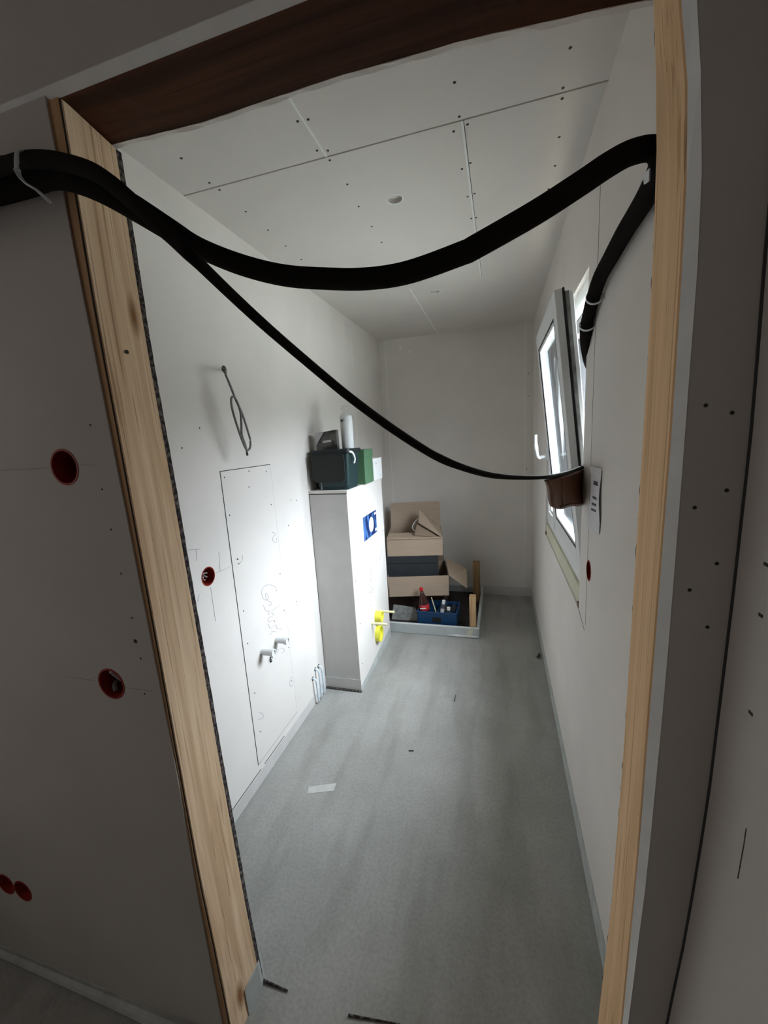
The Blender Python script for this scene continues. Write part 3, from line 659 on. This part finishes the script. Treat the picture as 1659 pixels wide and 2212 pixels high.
for i, (y, z, lab) in enumerate(((1.011, .165, 'nearest of three pale blue conduit tails low on the left wall'), (1.052, .200, 'middle of three pale blue conduit tails low on the left wall'), (1.095, .195, 'farthest of three pale blue conduit tails, beside the boxing'))):
    t = thing('conduit_tail', lab, 'conduit', (0, y, z))
    bm = bmesh.new(); sweep(bm, [(-.01, 0, 0), (.018, .0, -.006), (.022, .003, -.05), (.022, .008, -z + .012)], .0062, .0062, 10); link('conduit_tube', bm, M['blueish'], t, smooth=True)
    bm = bmesh.new(); ring(bm, (.0002, 0, .0), (1, 0, 0), .008, .0125, .001, 14); link('wall_hole', bm, M['gap'], t)

# ---------------------------------------------------------------- hoses across the doorway
THICK = [(0.179, -0.342, 1.995), (0.225, -0.342, 1.992), (0.301, -0.342, 1.986), (0.353, -0.342, 1.983), (0.4, -0.342, 1.967), (0.459, -0.342, 1.936), (0.518, -0.335, 1.897), (0.562, -0.323, 1.866), (0.603, -0.312, 1.838), (0.665, -0.296, 1.809), (0.729, -0.28, 1.789), (0.794, -0.265, 1.779), (0.859, -0.249, 1.774), (0.924, -0.233, 1.779), (1.005, -0.213, 1.8), (1.027, -0.208, 1.808), (1.115, -0.185, 1.849), (1.179, -0.169, 1.883), (1.221, -0.157, 1.907), (1.252, -0.149, 1.92), (1.285, -0.136, 1.925),
         (1.307, -.10, 1.923), (1.311, -.04, 1.915), (1.312, .04, 1.914), (1.312, .112, 1.914), (1.312, .22, 1.907), (1.312, .319, 1.900), (1.313, .39, 1.882), (1.3145, .455, 1.855), (1.319, .53, 1.815), (1.338, .61, 1.77), (1.375, .70, 1.72), (1.45, .74, 1.67), (1.60, .76, 1.60), (1.75, .76, 1.30)]
THICK = [(-.30, -.345, 1.93), (-.05, -.345, 1.975)] + THICK
th = thing('insulated_pipe', 'thick black foam-covered pipe sagging across the doorway and out the window', 'pipe', (.179, -.345, 1.995))
o0 = Vector((.179, -.345, 1.995))
bm = bmesh.new()
nT = len(THICK)
ra = [.033, .033, .0325, .031, .0278, .0249, .0223, .0197, .018, .0164, .0148, .0152, .0155, .0157, .0159, .0163, .0167, .0171, .0173, .0171, .017, .0164, .0159]
ra += [.018] * (nT - len(ra))
sweep(bm, [tuple(Vector(p) - o0) for p in THICK], ra, [r * 1.02 for r in ra], 18)
link('foam_sleeve', bm, M['black'], th, smooth=True)
THIN = [(0.271, -0.385, 1.972), (0.314, -0.385, 1.973), (0.371, -0.385, 1.971), (0.426, -0.385, 1.958), (0.485, -0.385, 1.934), (0.518, -0.383, 1.912), (0.541, -0.381, 1.891), (0.564, -0.38, 1.869), (0.583, -0.374, 1.848), (0.603, -0.368, 1.828), (0.629, -0.36, 1.799), (0.647, -0.283, 1.758), (0.675, -0.22, 1.715), (0.719, -0.127, 1.654), (0.756, -0.072, 1.61), (0.823, 0.011, 1.542), (0.906, 0.095, 1.472), (0.968, 0.15, 1.436), (1.037, 0.227, 1.406), (1.112, 0.303, 1.389), (1.195, 0.38, 1.38), (1.264, 0.502, 1.377), (1.324, 0.6, 1.384), (1.40, .64, 1.386), (1.60, .645, 1.36), (1.75, .64, 1.2)]
THIN = [(-.30, -.385, 1.90), (.0, -.385, 1.95), (.20, -.385, 1.967)] + THIN
tn = thing('flat_hose', 'thinner flat black hose dipping across the doorway to the window edge', 'hose', (.271, -.385, 1.972))
o1 = Vector((.271, -.385, 1.972))
rb = [.014, .014, .0135, .0133, .013, .0127, .0124, .0119, .0116, .0114, .0111, .0109, .0106, .0103, .0101, .0097, .0099, .01, .0103, .0098, .0084, .0076, .006, .0052, .0050, .0050, .0048, .0045, .0045]
rs = [.007] * 19 + [.008, .009, .010, .012, .014, .014, .014, .014, .012, .012]
rb = rb[:len(THIN)]; rs = rs[:len(THIN)]
bm = bmesh.new(); sweep(bm, [tuple(Vector(p) - o1) for p in THIN], rs, rb, 14)
link('hose_body', bm, M['blackthin'], tn, smooth=True)
# pale seam along the upper side of the thin hose where it nears the window
SE = [(p[0], p[1] - .001, p[2] + b + .0008) for p, b in zip(THIN, rb)][19:26]
bm = bmesh.new(); sweep(bm, [tuple(Vector(p) - o1) for p in SE], .0055, .0012, 8); link('pale_seam', bm, M['zip'], tn)
# brown film sleeve hanging from the end of the thin hose
bs = thing('brown_sleeve', 'brown plastic sleeve hanging from the flat black hose at the window', 'sleeve', (1.25, .48, 1.375))
bm = bmesh.new()
def bs_pt(u, v, off):
    """u along the hose 0..1, v down 0..1"""
    y = .375 + .235 * u; x = 1.193 + .142 * u
    top = 1.372 + .006 * u
    hgt = .118 - .03 * (1 - u) ** 3 * 1.0
    xx = x + (.028 * v) * (1 - u) + .004 * math.sin(v * 5 + u * 3); yy = y + .05 * v * (1 - u)
    z = top - hgt * v * (1.0 + .04 * math.sin(u * 9))
    nx, ny = -.86, .51
    return (xx - 1.25 + nx * off, yy - .48 + ny * off, z - 1.375)
NU, NV = 14, 8
gr = [[[bm.verts.new(bs_pt(i / NU, j / NV, off * (1 + .5 * math.sin(math.pi * j / NV)))) for j in range(NV + 1)] for i in range(NU + 1)] for off in (-.005, .006)]
for g_ in gr:
    for i in range(NU):
        for j in range(NV): bm.faces.new((g_[i][j], g_[i + 1][j], g_[i + 1][j + 1], g_[i][j + 1]))
for i in range(NU):
    for j in (0, NV): bm.faces.new((gr[0][i][j], gr[0][i + 1][j], gr[1][i + 1][j], gr[1][i][j]))
for j in range(NV):
    for i in (0, NU): bm.faces.new((gr[0][i][j], gr[0][i][j + 1], gr[1][i][j + 1], gr[1][i][j]))
link('sleeve_body', bm, M['brown'], bs, smooth=True)
bm = bmesh.new(); sweep(bm, [bs_pt(.30, v, -.0075) for v in (.06, .3, .6, .9)], .0025, .0025, 6); sweep(bm, [bs_pt(u, .93, -.007) for u in (.22, .5, .8, 1.0)], .003, .003, 6); link('sleeve_fold', bm, M['brown'], bs)

# clips
def hose_ring(label, pts, i, r, w=.006, group=None):
    p = Vector(pts[i]); d = (Vector(pts[i + 1]) - Vector(pts[i - 1])).normalized()
    t = thing('pipe_clip', label, 'clip', tuple(p), 0, group)
    bm = bmesh.new(); ring(bm, -d * w / 2, d, r, r + .0018, w, 24); link('clip_band', bm, M['zip'], t)
    return t
hose_ring('upper white clip band round the black pipe by the window', [(1.3125, .37, 1.885), (1.314, .40, 1.872), (1.315, .44, 1.855)], 1, .0205)
hose_ring('lower white clip band round the black pipe at the window edge', [(1.3155, .48, 1.846), (1.318, .512, 1.826), (1.321, .545, 1.806)], 1, .0205)
cl = thing('pipe_tie', 'white plastic tie looped round the black pipes at the left picture edge', 'tie', (.374, -.402, 1.956))
bm = bmesh.new(); sweep(bm, [(-.004, .03, .030), (-.001, .006, .020), (.0, -.001, .0), (.001, -.003, -.014), (.010, -.002, -.028), (.024, .004, -.039), (.026, .020, -.048)], [.0035, .004, .0045, .0045, .004, .0035, .003], .0018, 8); link('tie_strap', bm, mat('milky_plastic', (.42, .46, .48), .35, spec=.6), cl)
lb2 = thing('pipe_label', 'small white sticker end on the black pipe beside the right stud', 'sticker', (1.294, -.112, 1.895))
bm = bmesh.new(); prism(bm, [(-.012, .012, .014), (-.010, -.012, .012), (-.010, -.012, -.006), (-.012, .004, -.002)], (.002, 0, 0)); link('sticker_paper', bm, M['zip'], lb2)

# paper strip on the right wall
pp = thing('paper_strip', 'hanging strip of white paper with four dark print marks, right wall', 'paper', (W, .37, 1.404))
bm = bmesh.new()
secs = []
for i in range(11):
    t = i / 10; z = -.19 * t; far = -.017 + .005 * math.sin(t * 5); near = -.003 - .004 * math.sin(t * math.pi) ** 2
    ny = -.036 + .010 * math.sin(t * 6.5) * t
    secs.append([(far, .046 - .010 * t, z), (near, ny, z), (near + .0006, ny, z), (far + .0008, .046 - .010 * t, z)])
loft(bm, secs); link('paper_sheet', bm, M['paper'], pp)
for z, h in ((-.045, .012), (-.088, .007), (-.107, .007), (-.124, .007)):
    t = -z / .19; far = -.017 + .005 * math.sin(t * 5); near = -.003 - .004 * math.sin(t * math.pi) ** 2
    px_ = lambda y_: near + (far - near) * (y_ + .036) / .082 - .0006
    bm = bmesh.new(); prism(bm, [(px_(-.018), -.018, z - h / 2), (px_(.018), .018, z - h / 2), (px_(.018), .018, z + h / 2), (px_(-.018), -.018, z + h / 2)], (-.0006, 0, 0))
    link('printed_mark', bm, M['ink'], pp)

# ---------------------------------------------------------------- shower tray with stored boxes
TX1, TY0 = .905, 1.957
tr = thing('shower_tray', 'low square grey film-covered tray at the back with dark inside', 'shower tray', (0, TY0, 0))
bm = bmesh.new()
box(bm, .0, TX1, 0, .022, 0, .083, bev=.004); box(bm, TX1 - .022, TX1, .022, D - TY0, 0, .083, bev=.004)
box(bm, .0, TX1 - .022, D - TY0 - .022, D - TY0, 0, .083, bev=.003); box(bm, 0, .022, .022, D - TY0 - .022, 0, .083, bev=.003)
link('tray_rim', bm, M['traygrey'], tr)
link('tray_floor', B(.022, TX1 - .022, .022, D - TY0 - .022, .0, .024), M['trayfloor'], tr)
link('rim_edge', B(.0, TX1 + .001, -.0012, .004, .078, .0845), M['tape'], tr)
bm = bmesh.new(); prism(bm, [(.66, -.004, .012), (.75, -.006, .024), (.89, -.004, .018), (.90, -.004, .010), (.74, -.006, .008)], (0, .004, 0)); link('torn_film', bm, M['tape'], tr)
bm = bmesh.new(); prism(bm, [(.835, -.0016, .0), (.87, -.0016, .083), (.84, -.0016, .083), (.81, -.0016, .04)], (0, .001, 0)); link('wet_patch', bm, M['cream'], tr)
TF = .0245
# dark brown board box under everything
db = thing('brown_carton', 'dark brown flat carton under the stacked boxes in the tray', 'box', (.34, 2.43, TF))
link('carton_body', B(-.28, .26, -.14, .24, 0, .198, bev=.003), M['darkbox'], db)
gp = thing('grey_board', 'grey flat offcut leaning in the tray beside the yellow rod', 'board', (.27, 2.13, TF))
bm = bmesh.new(); prism(bm, [(-.09, 0, 0), (.14, 0, 0), (.11, .035, .095), (-.08, .035, .11)], (0, .012, .003)); link('board_sheet', bm, M['pvc_grey'], gp)
# thin cardboard helper: an open box with walls, as separate walls in one shell
def carton(parent, w, d, h, t=.004, m='card'):
    bm = bmesh.new()
    box(bm, -w / 2, w / 2, -d / 2, -d / 2 + t, 0, h); box(bm, -w / 2, w / 2, d / 2 - t, d / 2, 0, h)
    box(bm, -w / 2, -w / 2 + t, -d / 2 + t, d / 2 - t, 0, h); box(bm, w / 2 - t, w / 2, -d / 2 + t, d / 2 - t, 0, h)
    box(bm, -w / 2 + t, w / 2 - t, -d / 2 + t, d / 2 - t, 0, t)
    return link('carton_body', bm, M[m], parent)
def flap(parent, pts, th=(0, 0, .003), m='card'):
    bm = bmesh.new(); prism(bm, pts, th); return link('flap', bm, M[m], parent)
ZB = TF + .200
c1 = thing('open_carton', 'open brown cardboard box with its right flap folded out, in the tray', 'box', (.370, 2.37, ZB), .20)
carton(c1, .50, .40, .172)
flap(c1, [(.25, -.20, .172), (.25, .19, .20), (.43, .10, .12), (.40, -.16, .04)], (.002, 0, .003))
flap(c1, [(-.24, .20, .172), (.24, .20, .172), (.24, .23, .32), (-.24, .23, .32)], (0, .003, 0), 'carddark')
flap(c1, [(-.24, -.20, .1), (.24, -.20, .1), (.24, -.206, .004), (-.24, -.206, .004)], (0, -.003, 0))
bb = thing('charcoal_case', 'flat charcoal case lying in the open box, under the top carton', 'case', (.330, 2.385, ZB + .006), .19)
link('case_base', B(-.23, .21, -.17, .17, 0, .255, bev=.003), M['blackbox'], bb)
link('case_lid', B(-.232, .212, -.173, .173, 0.263, .326, bev=.003), M['blackbox'], bb)
link('case_seam', B(-.228, .208, -.168, .168, .255, .263), M['gasket'], bb)
ZC = ZB + .006 + .328
c2 = thing('top_carton', 'topmost cardboard box with a tall flap up behind and one folded over', 'box', (.350, 2.42, ZC), .17)
carton(c2, .455, .42, .155)
flap(c2, [(-.2275, .22, .145), (.2275, .22, .145), (.2275, .265, .37), (-.2275, .265, .37)], (0, .003, .001))
flap(c2, [(-.2275, -.22, .145), (.2275, -.22, .145), (.222, -.02, .152), (-.220, -.02, .150)], (0, 0, .003))
flap(c2, [(.2275, -.20, .145), (.2275, .20, .145), (.04, .13, .325), (.035, -.06, .245)], (0, 0, .003))
flap(c2, [(.0, -.14, .156), (.19, -.20, .150), (.07, -.04, .205), (.02, -.04, .225)], (0, 0, .003), 'carddark')
pl = thing('plastic_wrap', 'scrap of clear crumpled film poking out of the top carton', 'film', (.35, 2.42, ZC + .150))
bm = bmesh.new(); sweep(bm, [(.03, .06, .12), (.0, .03, .085), (-.015, .0, .05), (.0, -.03, .02), (.03, -.05, .022)], [.010, .014, .016, .012, .006], [.003, .005, .004, .003, .003], 8); link('film_fold', bm, M['film'], pl)
bm = bmesh.new(); sweep(bm, [(.028, .05, .118), (-.004, .02, .085), (-.018, -.01, .05), (.0, -.04, .024), (.026, -.058, .026)], .0025, .0025, 6); link('film_edge', bm, M['zip'], pl)
# blue crate
cr = thing('bottle_crate', 'dark blue plastic crate holding bottles at the front of the tray', 'crate', (.575, 2.16, TF), -.02)
bm = bmesh.new()
cw, cdp, chh = .155, .115, .115
for (x0, x1, y0, y1) in ((-cw, cw, -cdp, -cdp + .006), (-cw, cw, cdp - .006, cdp), (-cw, -cw + .006, -cdp, cdp), (cw - .006, cw, -cdp, cdp)):
    box(bm, x0, x1, y0, y1, 0, chh, bev=.002)
box(bm, -cw, cw, -cdp, cdp, 0, .008)
link('crate_body', bm, M['blue'], cr)
link('divider', B(-.004, .004, -cdp, cdp, .008, .112), M['blue'], cr)
link('divider', B(-cw, cw, -.003, .003, .008, .09), M['blue'], cr)
bm = bmesh.new()
for (x0, x1, y0, y1) in ((-cw - .005, cw + .005, -cdp - .005, -cdp + .006), (-cw - .005, cw + .005, cdp - .006, cdp + .005), (-cw - .005, -cw + .006, -cdp, cdp), (cw - .006, cw + .005, -cdp, cdp)):
    box(bm, x0, x1, y0, y1, chh, chh + .012, bev=.002)
link('crate_rim', bm, M['blue'], cr)
link('grip_slot', B(-.035, .035, -cdp - .0012, -cdp, .04, .085), M['gasket'], cr)
# cola bottle
co = thing('cola_bottle', 'clear bottle of dark drink with red cap and red label in the crate', 'bottle', (.480, 2.11, TF + .010)); co.rotation_euler = (0, math.radians(-7), 0)
bm = bmesh.new(); lathe(bm, (0, 0, 0), [(.034, 0), (.041, .012), (.040, .06), (.037, .09), (.041, .12), (.040, .17), (.030, .205), (.0155, .245), (.013, .262)], 24); link('bottle_body', bm, M['cola'], co, smooth=True)
bm = bmesh.new(); lathe(bm, (0, 0, 0), [(.0405, .108), (.0415, .112), (.0418, .150), (.0405, .155)], 24); link('bottle_label', bm, M['redlabel'], co, smooth=True)
bm = bmesh.new(); lathe(bm, (0, 0, 0), [(.0118, .258), (.0122, .272)], 16); link('bottle_neck', bm, M['film'], co)
bm = bmesh.new(); lathe(bm, (0, 0, 0), [(.0158, .268), (.0158, .290), (.0135, .294)], 20); link('bottle_cap', bm, M['redcap'], co)
link('label_stripe', B(-.026, .022, -.0432, -.0405, .128, .136), M['tape'], co)
sp = thing('paint_tube', 'white tube with a dark band standing in the crate beside the bottle', 'tube', (.590, 2.13, TF + .010)); sp.rotation_euler = (0, math.radians(10), 0)
bm = bmesh.new(); lathe(bm, (0, 0, 0), [(.016, 0), (.016, .15), (.012, .158)], 18); link('tube_body', bm, M['ink'], sp)
bm = bmesh.new(); lathe(bm, (0, 0, 0), [(.0135, .158), (.0135, .186)], 16); link('tube_cap', bm, M['tape'], sp)
bm = bmesh.new(); lathe(bm, (0, 0, 0), [(.0165, .08), (.0165, .12)], 18); link('tube_label', bm, M['paper'], sp)
sk = thing('wooden_stick', 'slim pale stick leaning in the blue crate', 'stick', (.545, 2.16, TF + .010))
bm = bmesh.new(); cyl(bm, (.03, -.03, 0), (-.028, .0, .192), .005, .004, 8); link('stick_shaft', bm, M['yellowpale'], sk)
for i, (x, y, lab, capm) in enumerate(((.660, 2.11, 'dark bottle with a pale grey cap in the right of the crate', 'tape'), (.625, 2.215, 'dark bottle with a blue cap in the back of the crate', 'blue'), (.690, 2.215, 'dark blue bottle in the back right corner of the crate', 'blue'))):
    t = thing('small_bottle', lab, 'bottle', (x, y, TF + .010), 0, None)
    bm = bmesh.new(); lathe(bm, (0, 0, 0), [(.028, 0), (.030, .01), (.030, .085), (.020, .105), (.012, .115)], 18); link('bottle_body', bm, M['blackbox'], t, smooth=True)
    bm = bmesh.new(); lathe(bm, (0, 0, 0), [(.0145, .115), (.0145, .135)], 16); link('bottle_cap', bm, M[capm], t)
# timbers
t1 = thing('timber_offcut', 'short pale timber block standing upright at the tray front corner', 'timber', (.858, 2.02, TF))
bm = bmesh.new(); box(bm, -.025, .022, -.03, .03, 0, .29, bev=.002); link('timber_block', bm, M['wood_board'], t1)
t2 = thing('timber_post', 'taller brown timber post standing behind the pale block by the wall', 'timber', (.852, 2.62, TF))
bm = bmesh.new(); box(bm, -.03, .03, -.03, .03, 0, .37, bev=.002); link('timber_block', bm, M['wood_brown'], t2)
